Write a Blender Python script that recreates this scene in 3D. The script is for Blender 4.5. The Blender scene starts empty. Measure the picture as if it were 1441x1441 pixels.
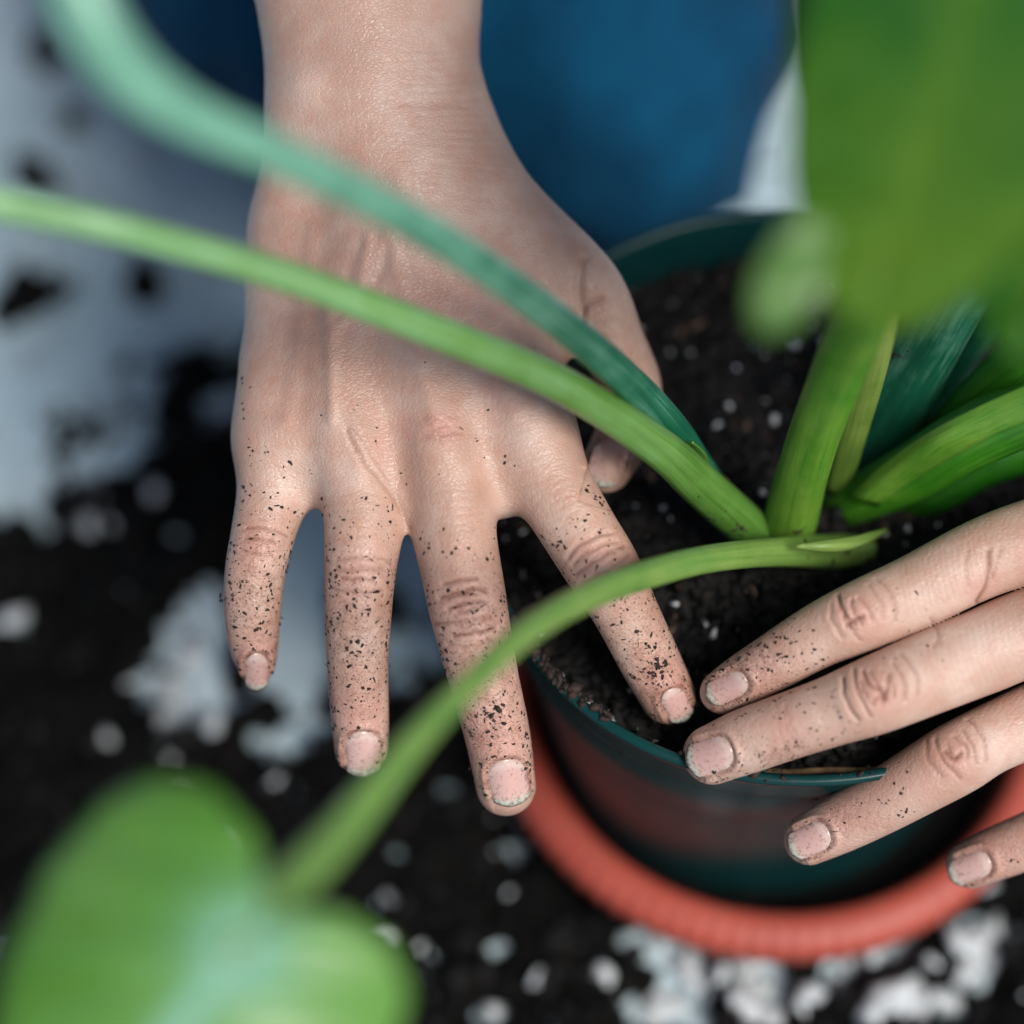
import bpy, math, random
import numpy as np
from mathutils import Vector, Matrix
from mathutils.bvhtree import BVHTree
from mathutils import noise as mn

random.seed(7); rng = np.random.default_rng(7)
SC = bpy.context.scene; COL = SC.collection

# ------------------------------------------------------------ camera, world, sun, exposure
F, D = 3526.0, 0.55                       # focal length in photo pixels, distance of the design plane
CAM = np.array([0.0, -0.275, 0.6419])
RT, UP, FW = np.array([1., 0, 0]), np.array([0, .8660, .5]), np.array([0, .5, -.8660])
cd = bpy.data.cameras.new('camera'); cam = bpy.data.objects.new('camera', cd); COL.objects.link(cam)
cam.location = CAM; cam.rotation_euler = (math.radians(30), 0, 0)
cd.sensor_width = 36; cd.lens = F / 1441 * 36
cd.clip_start = .01; cd.clip_end = 50
cd.dof.use_dof = True; cd.dof.focus_distance = .554; cd.dof.aperture_fstop = 3.0; cd.dof.aperture_blades = 0
SC.camera = cam

SUN_EL, SUN_AZ = 52, 138                  # azimuth clockwise from +Y
world = bpy.data.worlds.new('World'); SC.world = world; world.use_nodes = True
wn = world.node_tree; wn.nodes.clear()
sky = wn.nodes.new('ShaderNodeTexSky'); sky.sky_type = 'NISHITA'; sky.sun_disc = False
sky.sun_elevation = math.radians(SUN_EL); sky.sun_rotation = math.radians(SUN_AZ)
sky.air_density = 1.0; sky.dust_density = 2.5; sky.ozone_density = 1.5
bg = wn.nodes.new('ShaderNodeBackground'); bg.inputs[1].default_value = .05
wo = wn.nodes.new('ShaderNodeOutputWorld'); wn.links.new(sky.outputs[0], bg.inputs[0]); wn.links.new(bg.outputs[0], wo.inputs[0])
sl = bpy.data.lights.new('sun', 'SUN'); sl.energy = 2.0; sl.angle = math.radians(24); sl.color = (1, .965, .92)
so = bpy.data.objects.new('sun', sl); COL.objects.link(so)
_a, _e = math.radians(SUN_AZ), math.radians(SUN_EL)
so.rotation_euler = Vector((math.sin(_a) * math.cos(_e), math.cos(_a) * math.cos(_e), math.sin(_e))).to_track_quat('Z', 'Y').to_euler()
SC.view_settings.view_transform = 'Standard'; SC.view_settings.look = 'None'; SC.view_settings.gamma = 1
SC.view_settings.exposure = 0.82
try:
    SC.cycles.use_denoising = True; SC.cycles.denoiser = 'OPENIMAGEDENOISE'
    SC.cycles.max_bounces = 8
except Exception: pass

# ------------------------------------------------------------ helpers
def W(px, py, w):                         # photo pixel + metres in front of the design plane -> world
    Z = D - w
    return CAM + RT * ((px - 720.5) / F * Z) - UP * ((py - 720.5) / F * Z) + FW * Z
def at_z(px, py, z):
    v = FW + RT * ((px - 720.5) / F) - UP * ((py - 720.5) / F)
    return CAM + v * ((z - CAM[2]) / v[2])
def PR(P):                                # world -> pixel, w
    q = P - CAM; Z = q @ FW
    return (q @ RT) / Z * F + 720.5, 720.5 - (q @ UP) / Z * F, D - Z
def mpx(w): return (D - w) / F            # metres per pixel

def link(name, me, mat=None, parent=None, smooth=True):
    o = bpy.data.objects.new(name, me); COL.objects.link(o)
    if mat: me.materials.append(mat)
    if smooth: me.polygons.foreach_set('use_smooth', np.ones(len(me.polygons), bool))
    if parent is not None:
        o.parent = parent
        o.matrix_parent_inverse = Matrix.Translation(-Vector(parent.location)) if parent.type == 'EMPTY' else Matrix.Identity(4)
    return o
def mesh(name, V, Fq):
    me = bpy.data.meshes.new(name)
    V = np.asarray(V, np.float32)
    if isinstance(Fq, np.ndarray):
        k = Fq.shape[1]
        me.vertices.add(len(V)); me.vertices.foreach_set('co', V.ravel())
        me.loops.add(Fq.size); me.loops.foreach_set('vertex_index', Fq.ravel().astype(np.int32))
        me.polygons.add(len(Fq)); me.polygons.foreach_set('loop_start', np.arange(0, Fq.size, k, dtype=np.int32))
        me.polygons.foreach_set('loop_total', np.full(len(Fq), k, np.int32)); me.update(calc_edges=True); me.validate()
    else:
        me.from_pydata([tuple(map(float, v)) for v in V], [], Fq); me.update()
    return me
def attr(me, name, vals):
    a = me.attributes.new(name, 'FLOAT', 'POINT'); a.data.foreach_set('value', np.asarray(vals, np.float32))
def tag(o, label=None, cat=None, group=None, kind=None):
    if label: o['label'] = label
    if cat: o['category'] = cat
    if group: o['group'] = group
    if kind: o['kind'] = kind
    return o
def empty(name, loc):
    o = bpy.data.objects.new(name, None); COL.objects.link(o); o.location = loc; o.empty_display_size = .02; return o
def fbm(P, sc, octv=4, seed=0.):
    out = np.empty(len(P))
    for i, p in enumerate(P):
        out[i] = mn.fractal(Vector((p[0] * sc + seed, p[1] * sc - seed, (p[2] if len(p) > 2 else 0) * sc + seed)), 1.0, 2.0, octv)
    return out
def catmull(P, n):
    P = np.asarray(P, float); Q = np.vstack([2 * P[0] - P[1], P, 2 * P[-1] - P[-2]]); out = []
    for i in range(1, len(Q) - 2):
        for k in range(n):
            t = k / n; a, b, c, e = Q[i - 1], Q[i], Q[i + 1], Q[i + 2]
            out.append(.5 * (2 * b + (c - a) * t + (2 * a - 5 * b + 4 * c - e) * t * t + (3 * b - a - 3 * c + e) * t ** 3))
    out.append(P[-1]); return np.array(out)

# ------------------------------------------------------------ material helpers
class M:
    def __init__(s, name):
        s.m = bpy.data.materials.new(name); s.m.use_nodes = True; s.t = s.m.node_tree; s.t.nodes.clear()
        s.o = s.n('ShaderNodeOutputMaterial'); s.b = s.n('ShaderNodeBsdfPrincipled'); s.l(s.b, s.o.inputs[0])
        s.tc = s.n('ShaderNodeTexCoord')
    def n(s, k, **kw):
        x = s.t.nodes.new(k)
        for a, v in kw.items():
            if a.startswith('i_'): x.inputs[a[2:].replace('_', ' ')].default_value = v
            else: setattr(x, a, v)
        return x
    def l(s, a, b):
        a = a.outputs[0] if hasattr(a, 'outputs') else a
        s.t.links.new(a, b)
    def noise(s, scale, detail=4, rough=.55, vec=None, dist=0):
        x = s.n('ShaderNodeTexNoise'); x.inputs['Scale'].default_value = scale; x.inputs['Detail'].default_value = detail
        x.inputs['Roughness'].default_value = rough; x.inputs['Distortion'].default_value = dist
        s.l(vec or s.tc.outputs['Object'], x.inputs['Vector']); return x.outputs['Fac']
    def ramp(s, f, stops):
        x = s.n('ShaderNodeValToRGB'); s.l(f, x.inputs[0]); e = x.color_ramp.elements
        while len(e) < len(stops): e.new(.5)
        for q, (p, c) in zip(e, stops):
            q.position = p; q.color = (*c, 1) if hasattr(c, '__len__') else (c, c, c, 1)
        return x.outputs[0]
    def mix(s, f, a, b, mode='MIX'):
        x = s.n('ShaderNodeMix', data_type='RGBA', blend_type=mode)
        for v, i in ((f, 0), (a, 6), (b, 7)):
            if isinstance(v, (int, float)): x.inputs[i].default_value = v
            elif isinstance(v, tuple): x.inputs[i].default_value = (*v, 1)
            else: s.l(v, x.inputs[i])
        return x.outputs[2]
    def math(s, op, a, b=0.):
        x = s.n('ShaderNodeMath', operation=op)
        for v, i in ((a, 0), (b, 1)):
            if isinstance(v, (int, float)): x.inputs[i].default_value = v
            else: s.l(v, x.inputs[i])
        return x.outputs[0]
    def attr(s, name): return s.n('ShaderNodeAttribute', attribute_name=name).outputs['Fac']
    def bump(s, h, strength, dist, prev=None):
        x = s.n('ShaderNodeBump'); x.inputs['Strength'].default_value = strength; x.inputs['Distance'].default_value = dist
        s.l(h, x.inputs['Height'])
        if prev is not None: s.l(prev, x.inputs['Normal'])
        return x.outputs[0]
    def set(s, **kw):
        for k, v in kw.items():
            i = s.b.inputs[k.replace('_', ' ')]
            if isinstance(v, (int, float)): i.default_value = v
            elif isinstance(v, tuple): i.default_value = v if len(v) == len(i.default_value) else (*v, 1)
            else: s.l(v, i)
        return s
    def mapping(s, scale, rot=(0, 0, 0), src='Object'):
        x = s.n('ShaderNodeMapping'); x.inputs['Scale'].default_value = scale; x.inputs['Rotation'].default_value = rot
        s.l(s.tc.outputs[src], x.inputs[0]); return x.outputs[0]

def skin_mat():
    m = M('skin')
    big = m.noise(55, 3, .5); c = m.ramp(big, [(.3, (.45, .265, .195)), (.5, (.55, .355, .275)), (.7, (.64, .455, .37))])
    mid = m.noise(260, 4, .6); c = m.mix(m.math('MULTIPLY', m.ramp(mid, [(.42, 0.), (.68, 1.)]), .4), c, (.52, .24, .17))
    c = m.mix(m.math('MULTIPLY', m.attr('red'), .7), c, (.60, .29, .245))
    c = m.mix(m.math('MULTIPLY', m.attr('pale'), .5), c, (.70, .53, .45))
    sm = m.ramp(m.noise(330, 6, .7), [(.40, 0.), (.66, 1.)])
    c = m.mix(m.math('MULTIPLY', m.math('MULTIPLY', sm, m.attr('grime')), .85), c, (.22, .085, .055))
    pk = m.ramp(m.noise(1500, 3, .7), [(.55, 0.), (.61, 1.)])
    c = m.mix(m.math('MULTIPLY', m.math('MULTIPLY', pk, m.attr('grime')), .95), c, (.075, .035, .025))
    c = m.mix(m.math('MINIMUM', m.math('MULTIPLY', m.attr('crease'), 1.25), .9), c, (.21, .08, .05))
    m.set(Base_Color=c, Roughness=m.ramp(m.noise(700, 3), [(.3, .29), (.7, .44)]), Subsurface_Weight=.2,
          Subsurface_Radius=(1., .36, .2), Subsurface_Scale=.0013, IOR=1.5)
    # lozenge skin cells, finer pores, soft lumps
    v = m.n('ShaderNodeTexVoronoi', feature='DISTANCE_TO_EDGE'); v.inputs['Scale'].default_value = 1250
    wv = m.n('ShaderNodeMapping'); wv.inputs['Scale'].default_value = (.55, 1.15, .9); wv.inputs['Rotation'].default_value = (0, 0, .5)
    m.l(m.tc.outputs['Object'], wv.inputs[0]); m.l(wv.outputs[0], v.inputs['Vector'])
    b = m.bump(m.ramp(v.outputs[0], [(.0, 0.), (.2, 1.)]), .26, .0004)
    b = m.bump(m.noise(520, 5, .65), .2, .0009, b)
    b = m.bump(m.noise(2600, 2, .6), .3, .0003, b)
    m.set(Normal=b); return m.m
def nail_mat():
    m = M('fingernail')
    sep = m.n('ShaderNodeSeparateXYZ'); m.l(m.tc.outputs['UV'], sep.inputs[0])
    c = m.ramp(m.math('ADD', sep.outputs[1], m.math('MULTIPLY', m.math('SUBTRACT', m.noise(400, 2), .5), .08)),
               [(0., (.56, .38, .32)), (.12, (.64, .47, .42)), (.26, (.60, .37, .33)), (.72, (.61, .37, .33)), (.83, (.60, .41, .35)), (.91, (.50, .50, .43)), (.97, (.36, .40, .34)), (1., (.10, .08, .06))])
    edge = m.math('ABSOLUTE', m.math('SUBTRACT', sep.outputs[0], .5)); edge = m.math('MAXIMUM', m.math('MULTIPLY', edge, 2.), sep.outputs[1])
    g = m.ramp(m.math('ADD', m.noise(1100, 5, .75), m.math('MULTIPLY', m.math('POWER', edge, 5.), .16)), [(.55, 0.), (.70, 1.)])
    c = m.mix(m.math('MULTIPLY', g, .75), c, (.16, .085, .055))
    m.set(Base_Color=c, Roughness=.2, Subsurface_Weight=.2, Subsurface_Radius=(1., .4, .3), Subsurface_Scale=.0015, Coat_Weight=.6, Coat_Roughness=.12)
    m.set(Normal=m.bump(m.noise(8, 3, .6, m.mapping((18, 1, 1), src='UV')), .06, .0002)); return m.m
def dirt_mat():
    m = M('dark_soil_crumb'); n = m.noise(900, 3)
    m.set(Base_Color=m.ramp(n, [(.35, (.006, .004, .0035)), (.7, (.04, .018, .012))]), Roughness=.75, Normal=m.bump(m.noise(3000, 2), .5, .0003)); return m.m
def soil_mat(name='potting_soil'):
    m = M(name); n = m.noise(160, 6, .65)
    c = m.ramp(n, [(.35, (.0015, .0022, .0022)), (.55, (.0045, .0045, .004)), (.75, (.018, .012, .009))])
    m.set(Base_Color=c, Roughness=.8, Specular_IOR_Level=.15, Normal=m.bump(m.noise(1400, 6, .75), .9, .0015)); return m.m
def grain_mat():
    m = M('soil_grain'); n = m.noise(220, 3, .6)
    m.set(Base_Color=m.ramp(n, [(.35, (.0018, .002, .002)), (.58, (.005, .0042, .0036)), (.76, (.030, .017, .011))]), Roughness=.65, Specular_IOR_Level=.35, Normal=m.bump(m.noise(1800, 4, .7), .8, .0006)); return m.m
def perlite_mat():
    m = M('perlite'); c = m.ramp(m.noise(500, 4), [(.3, (.36, .38, .38)), (.6, (.66, .70, .72))])
    m.set(Base_Color=c, Roughness=.8, Normal=m.bump(m.noise(2500, 3), .5, .0004)); return m.m
def petiole_mat(name, dark, midc, light, coat=.25):
    m = M(name); a = m.attr('tint')
    st = m.noise(22, 5, .65, m.mapping((1.2, .12, 1), src='UV'))
    f = m.math('ADD', a, m.math('MULTIPLY', m.math('SUBTRACT', st, .5), .95))
    f = m.math('ADD', f, m.math('MULTIPLY', m.math('SUBTRACT', m.noise(95, 4), .5), .6))
    c = m.ramp(f, [(.1, dark), (.5, midc), (.95, light)])
    m.set(Base_Color=c, Roughness=m.ramp(m.noise(300, 3), [(.3, .30), (.7, .48)]), Subsurface_Weight=.22, Subsurface_Radius=(.4, 1., .2), Subsurface_Scale=.0018,
          Coat_Weight=coat, Coat_Roughness=.3, Normal=m.bump(st, .35, .0006, m.bump(m.noise(420, 4), .15, .0008))); return m.m
def leaf_mat(name, dark, midc, light, trans=.35, rough=.38, rib_glare_c=(.16, .34, .06, .4)):
    m = M(name); n = m.noise(40, 4, .55); f = m.math('ADD', m.math('MULTIPLY', n, .6), m.math('MULTIPLY', m.attr('tint'), .5))
    c = m.ramp(f, [(.2, dark), (.5, midc), (.85, light)])
    c = m.mix(m.math('MULTIPLY', m.attr('rib_glare'), rib_glare_c[3]), c, tuple(rib_glare_c[:3]))
    m.set(Base_Color=c, Roughness=rough, Coat_Weight=.2, Coat_Roughness=.3, Normal=m.bump(m.noise(200, 4), .2, .001))
    tr = m.n('ShaderNodeBsdfTranslucent'); m.l(m.mix(.5, c, light), tr.inputs[0])
    ms = m.n('ShaderNodeMixShader'); ms.inputs[0].default_value = trans; m.l(m.b, ms.inputs[1]); m.l(tr, ms.inputs[2]); m.l(ms, m.o.inputs[0]); return m.m
def plastic_mat(name, c0, c1, rough, dust, dustc, bumps=.1, spec=.5):
    m = M(name); c = m.ramp(m.noise(30, 4), [(.3, c0), (.7, c1)])
    d = m.math('MULTIPLY', m.ramp(m.noise(140, 6, .7), [(.5, 0.), (.75, 1.)]), dust); c = m.mix(d, c, dustc)
    m.set(Base_Color=c, Specular_IOR_Level=spec, Roughness=m.math('ADD', m.math('MULTIPLY', d, .5), rough), Normal=m.bump(m.noise(260, 5), bumps, .0006)); return m.m
def denim_mat():
    m = M('denim'); n = m.noise(14, 5, .6)
    c = m.ramp(n, [(.3, (.001, .018, .050)), (.52, (.001, .042, .098)), (.72, (.002, .085, .18))])
    wv = m.n('ShaderNodeTexWave', wave_type='BANDS', bands_direction='DIAGONAL'); wv.inputs['Scale'].default_value = 260
    m.l(m.tc.outputs['Object'], wv.inputs[0])
    c = m.mix(m.math('MULTIPLY', wv.outputs['Fac'], .22), c, (.004, .10, .19))
    m.set(Base_Color=c, Roughness=.9, Sheen_Weight=.03, Specular_IOR_Level=.15, Normal=m.bump(wv.outputs['Fac'], .4, .0006, m.bump(m.noise(60, 4), .3, .003))); return m.m
def sheet_mat():
    m = M('pale_ground_sheet'); c = m.ramp(m.noise(9, 5, .6), [(.3, (.30, .42, .48)), (.5, (.43, .56, .61)), (.7, (.60, .70, .73))])
    d = m.ramp(m.noise(45, 6, .7), [(.52, 0.), (.72, 1.)]); c = m.mix(m.math('MULTIPLY', d, .55), c, (.09, .10, .10))
    m.set(Base_Color=c, Roughness=.6, Normal=m.bump(m.noise(30, 5), .5, .004)); return m.m

MS, MN, MD, MSOIL, MP, MG = skin_mat(), nail_mat(), dirt_mat(), soil_mat(), perlite_mat(), grain_mat()

# ------------------------------------------------------------ implicit surfaces (camera-aligned grid, real metres)
def chain(pts, n=6):
    """pts (px, py, w, r_px) -> dense list of (X, Y, w, r) in metres"""
    P = []
    for px, py, w, r in pts:
        k = mpx(w); P.append(((px - 720.5) * k, -(py - 720.5) * k, w, r * k))
    return catmull(P, n) if n > 1 else np.array(P)
def surface(groups, fingers, voxel, kpalm, kjoin, kf=0.):
    allp = np.vstack(groups + fingers); pad = .006
    lo = allp[:, :3].min(0) - allp[:, 3].max() - pad; hi = allp[:, :3].max(0) + allp[:, 3].max() + pad
    n = np.ceil((hi - lo) / voxel).astype(int) + 1
    ax = [lo[i] + voxel * np.arange(n[i], dtype=np.float32) for i in range(3)]
    def field(ch, T, k, margin):
        for a, b in zip(ch[:-1], ch[1:]):
            rm = max(a[3], b[3]) + margin
            s = []
            for i in range(3):
                l = min(a[i], b[i]) - rm * (1 if i < 2 else 1); h = max(a[i], b[i]) + rm
                s.append(slice(max(0, int((l - lo[i]) / voxel)), min(n[i], int((h - lo[i]) / voxel) + 2)))
            s = tuple(s)
            X = (ax[0][s[0]] - a[0])[:, None, None]; Y = (ax[1][s[1]] - a[1])[None, :, None]; Z = (ax[2][s[2]] - a[2])[None, None, :]
            d = b[:3] - a[:3]; L = float(d @ d) + 1e-12
            t = np.clip((X * d[0] + Y * d[1] + Z * d[2]) / L, 0, 1).astype(np.float32)
            q = np.sqrt((X - t * d[0]) ** 2 + (Y - t * d[1]) ** 2 + (Z - t * d[2]) ** 2) - (a[3] + t * (b[3] - a[3]))
            T[s] = np.minimum(T[s], q.astype(np.float32))
    palm = None
    for g in groups:
        T = np.full(n, .02, np.float32); field(g, T, 0, .018)
        if palm is None: palm = T
        else:
            h = np.maximum(kpalm - np.abs(palm - T), 0) / kpalm; palm = np.minimum(palm, T) - h * h * kpalm * .25
    if fingers:
        T = np.full(n, .02, np.float32)
        for f in fingers:
            if kf:
                T2 = np.full(n, .02, np.float32); field(f, T2, 0, .012); h = np.maximum(kf - np.abs(T - T2), 0) / kf; T = np.minimum(T, T2) - h * h * kf * .25
            else: field(f, T, 0, .012)
        h = np.maximum(kjoin - np.abs(palm - T), 0) / kjoin; palm = np.minimum(palm, T) - h * h * kjoin * .25
    phi = palm
    # --- surface nets
    ins = phi < 0
    cc = np.zeros(np.array(n) - 1, np.int8)
    for i in (0, 1):
        for j in (0, 1):
            for k in (0, 1): cc += ins[i:n[0] - 1 + i, j:n[1] - 1 + j, k:n[2] - 1 + k]
    cell = (cc > 0) & (cc < 8); idx = np.argwhere(cell); vid = np.full(cell.shape, -1, np.int32); vid[cell] = np.arange(len(idx))
    acc = np.zeros((len(idx), 3)); cnt = np.zeros(len(idx))
    I = idx.T
    for axis in range(3):
        o = [a for a in range(3) if a != axis]
        for u in (0, 1):
            for v in (0, 1):
                A = [I[0].copy(), I[1].copy(), I[2].copy()]; A[o[0]] += u; A[o[1]] += v
                B = [x.copy() for x in A]; B[axis] += 1
                pa, pb = phi[tuple(A)], phi[tuple(B)]; m = (pa < 0) != (pb < 0)
                t = np.where(m, pa / np.where(m, pa - pb, 1), 0)
                P = np.zeros((len(idx), 3)); P[:, axis] = t; P[:, o[0]] = u; P[:, o[1]] = v
                acc[m] += P[m]; cnt[m] += 1
    V = lo + voxel * (idx + acc / cnt[:, None])
    faces = []
    for axis in range(3):
        b, c = [(1, 2), (2, 0), (0, 1)][axis]
        sl0 = [slice(None)] * 3; sl1 = [slice(None)] * 3; sl0[axis] = slice(0, n[axis] - 1); sl1[axis] = slice(1, n[axis])
        s0, s1 = ins[tuple(sl0)], ins[tuple(sl1)]; e = np.argwhere(s0 != s1)
        e = e[(e[:, b] > 0) & (e[:, c] > 0) & (e[:, b] < n[b] - 1) & (e[:, c] < n[c] - 1)]
        def g(db, dc):
            q = e.copy(); q[:, b] += db; q[:, c] += dc; return vid[q[:, 0], q[:, 1], q[:, 2]]
        f = np.stack([g(-1, -1), g(0, -1), g(0, 0), g(-1, 0)], 1)
        flip = ~s0[tuple(e.T)]; f[flip] = f[flip][:, ::-1]
        faces.append(f)
    Fq = np.vstack(faces); Fq = Fq[(Fq >= 0).all(1)]
    # gradient normals + one projection step
    def samp(A, P):
        q = (P - lo) / voxel; i = np.clip(np.floor(q).astype(int), 0, np.array(n) - 2); f = q - i; r = 0
        for a in (0, 1):
            for b2 in (0, 1):
                for c2 in (0, 1):
                    wgt = (f[:, 0] if a else 1 - f[:, 0]) * (f[:, 1] if b2 else 1 - f[:, 1]) * (f[:, 2] if c2 else 1 - f[:, 2])
                    r = r + wgt * A[i[:, 0] + a, i[:, 1] + b2, i[:, 2] + c2]
        return r
    E3 = np.eye(3) * voxel
    N = np.stack([(samp(phi, V + e_) - samp(phi, V - e_)) / (2 * voxel) for e_ in E3], 1); ln = np.linalg.norm(N, axis=1, keepdims=True) + 1e-9; N /= ln
    V = V - N * np.clip(samp(phi, V) / ln[:, 0], -voxel, voxel)[:, None]
    return V, Fq, N
def to_world(V): return CAM + V[:, :1] * RT + V[:, 1:2] * UP + (D - V[:, 2:3]) * FW

def seg_dist(P, poly):
    best = np.full(len(P), 1e9)
    for a, b in zip(poly[:-1], poly[1:]):
        a = np.array(a, float); b = np.array(b, float); d = b - a; L = d @ d + 1e-9
        t = np.clip(((P - a) @ d) / L, 0, 1); best = np.minimum(best, np.linalg.norm(P - a - t[:, None] * d, axis=1))
    return best
class Sculpt:
    def __init__(s, V, N):
        s.V, s.N = V, N; Z = D - V[:, 2]
        s.P = np.stack([V[:, 0] / Z * F + 720.5, -V[:, 1] / Z * F + 720.5], 1)
        s.face = np.clip((N[:, 2] - .05) / .35, 0, 1); s.h = np.zeros(len(V))
        s.A = {k: np.zeros(len(V)) for k in ('crease', 'red', 'grime', 'pale')}
    def near(s, poly, r):
        q = np.array(poly, float); lo, hi = q.min(0) - r, q.max(0) + r
        return np.where((s.P[:, 0] > lo[0]) & (s.P[:, 0] < hi[0]) & (s.P[:, 1] > lo[1]) & (s.P[:, 1] < hi[1]) & (s.face > 0))[0]
    def line(s, poly, amp, sig, crease=0., smooth=True, taper=False):
        if smooth and len(poly) > 2: poly = catmull(poly, 5)
        i = s.near(poly, sig * 3.2)
        if not len(i): return
        g = np.exp(-(seg_dist(s.P[i], poly) / sig) ** 2)
        s.h[i] += amp * .001 * g * s.face[i]
        if crease: s.A['crease'][i] = np.maximum(s.A['crease'][i], crease * np.exp(-(seg_dist(s.P[i], poly) / (sig * .6)) ** 2))
    def blob(s, x, y, r, amp=0., name=None, val=0., ry=None):
        ry = ry or r; i = np.where((abs(s.P[:, 0] - x) < 3 * r) & (abs(s.P[:, 1] - y) < 3 * ry) & (s.face > 0))[0]
        g = np.exp(-((s.P[i, 0] - x) / r) ** 2 - ((s.P[i, 1] - y) / ry) ** 2)
        s.h[i] += amp * .001 * g * s.face[i]
        if name: s.A[name][i] = np.maximum(s.A[name][i], g * val)
    def wrinkles(s, cx, cy, ax, ay, hw, offs, amp=.3, sig=3.2, crease=.5, curv=6, seed=0):
        R = random.Random(seed + int(cx)); L = math.hypot(ax, ay); ax, ay = ax / L, ay / L; px, py = -ay, ax
        for o in offs:
            k = (o / (max(map(abs, offs)) + 1e-6)); j = R.uniform(-.22, .22); e = R.uniform(.5, .95)
            pts = []
            for q in range(7):
                t = (-1 + q / 3) * e + j; bow = k * curv * (1 - t * t) + R.uniform(-1.8, 1.8)
                pts.append((cx + ax * (o + bow) + px * hw * t, cy + ay * (o + bow) + py * hw * t))
            s.line(pts, -amp * R.uniform(.6, 1.25), sig * R.uniform(.8, 1.1), crease * R.uniform(.3, 1.))
            # the swollen fold beside it
            if R.random() < .6: s.line([(x + ax * sig * 1.9, y + ay * sig * 1.9) for x, y in pts], amp * .18, sig * 1.7)
    def nail(s, cx, cy, ax, ay, hl, hw):
        L = math.hypot(ax, ay); ax, ay = ax / L, ay / L
        a = (s.P[:, 0] - cx) * ax + (s.P[:, 1] - cy) * ay; b = (s.P[:, 0] - cx) * -ay + (s.P[:, 1] - cy) * ax
        q = (np.abs(a / hl) ** 3 + np.abs(b / hw) ** 3) ** (1 / 3)
        d = (q - 1) * hw; d = np.where((a > 0) & (np.abs(b) < hw * 1.0), np.minimum(d, np.abs(b) - hw) , d); i = (np.abs(d) < 60) & (a < hl * 1.9)
        s.h[i] += (-.00045 / (1 + np.exp(np.clip(d[i] / 1.6, -30, 30))) + .00042 * np.exp(-((d[i] - 5) / 4.) ** 2) * (a[i] < hl * .55)) * s.face[i]
        s.A['crease'][i] = np.maximum(s.A['crease'][i], .22 * np.exp(-((d[i] - .5) / 2.) ** 2))
        s.A['grime'][i] = np.maximum(s.A['grime'][i], .9 * np.exp(-((d[i] - 1) / 4.) ** 2))

def finish_hand(name, S, Fq, parent):
    V = S.V + S.N * S.h[:, None]; Wd = to_world(V)
    me = mesh(name, Wd, Fq)
    for k, v in S.A.items(): attr(me, k, v)
    o = link(name, me, MS, parent)
    bvh = BVHTree.FromPolygons([Vector(v) for v in Wd], [tuple(f) for f in Fq.tolist()])
    return o, bvh
def cast(bvh, px, py):
    v = FW + RT * ((px - 720.5) / F) - UP * ((py - 720.5) / F); v = Vector(v).normalized()
    h = bvh.ray_cast(Vector(CAM), v); return (np.array(h[0]), np.array(h[1])) if h[0] is not None else (None, None)
def add_nail(bvh, hand, cx, cy, ax, ay, hl, hw, lift=.00045, over=.12):
    L = math.hypot(ax, ay); ax, ay = ax / L, ay / L; bx, by = -ay, ax; nu, nv = 15, 19; V = []; UVs = []
    c0, n0 = cast(bvh, cx, cy)
    if c0 is None: return
    for j in range(nv):
        v = -1 + 2 * j / (nv - 1)
        for i in range(nu):
            u = -1 + 2 * i / (nu - 1); t = (v + 1) / 2; st = -hl * (1 - .52 * abs(u) ** 2.6); en = hl * (1 + over - .34 * u * u + .015 * math.sin(u * 7 + cx))
            vv = st + (en - st) * t; bb = u * hw * (1 - .10 * max(v, 0) ** 3)
            x = cx + ax * vv + bx * bb; y = cy + ay * vv + by * bb
            p, n = cast(bvh, x, y)
            V.append((x, y, p)); UVs.append(((u + 1) / 2, (v + 1) / 2))
    P = []
    # smooth nail plate: fit a quadratic w(x,y) to the finger surface
    xs = np.array([(x - cx) for x, y, p in V]); ys = np.array([(y - cy) for x, y, p in V])
    ok = np.array([p is not None for _, _, p in V]); ws = np.array([PR(p)[2] if p is not None else 0 for _, _, p in V])
    a = xs * ax + ys * ay; b = xs * bx + ys * by
    A = np.stack([np.ones_like(a), a, b, a * a, a * b, b * b], 1)
    inn = ok & (np.abs(a) < hl * .8) & (np.abs(b) < hw * .85)
    co = np.linalg.lstsq(A[inn], ws[inn], rcond=None)[0]
    co[3] = min(max(co[3], -.0000008), -.0000002)
    wf = A @ co + lift - .0004 * (np.abs(b) / hw) ** 4 + .0004 * np.clip(a / hl, 0, 1.2) ** 2 - .0002 * np.clip(-a / hl, 0, 1) ** 4
    for k in range(len(V)): P.append(W(V[k][0], V[k][1], wf[k]))
    Fq = [(j * nu + i, (j + 1) * nu + i, (j + 1) * nu + i + 1, j * nu + i + 1) for j in range(nv - 1) for i in range(nu - 1)]
    me = mesh('fingernail', P, Fq)
    n = me.polygons[len(me.polygons) // 2].normal
    if np.dot(n, -FW) < 0: me.flip_normals()
    uv = me.uv_layers.new(name='UVMap')
    for lp in me.loops: uv.data[lp.index].uv = UVs[lp.vertex_index]
    o = link('fingernail', me, MN, hand)
    md = o.modifiers.new('thickness', 'SOLIDIFY'); md.thickness = .00045; md.offset = -1
    return o

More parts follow.
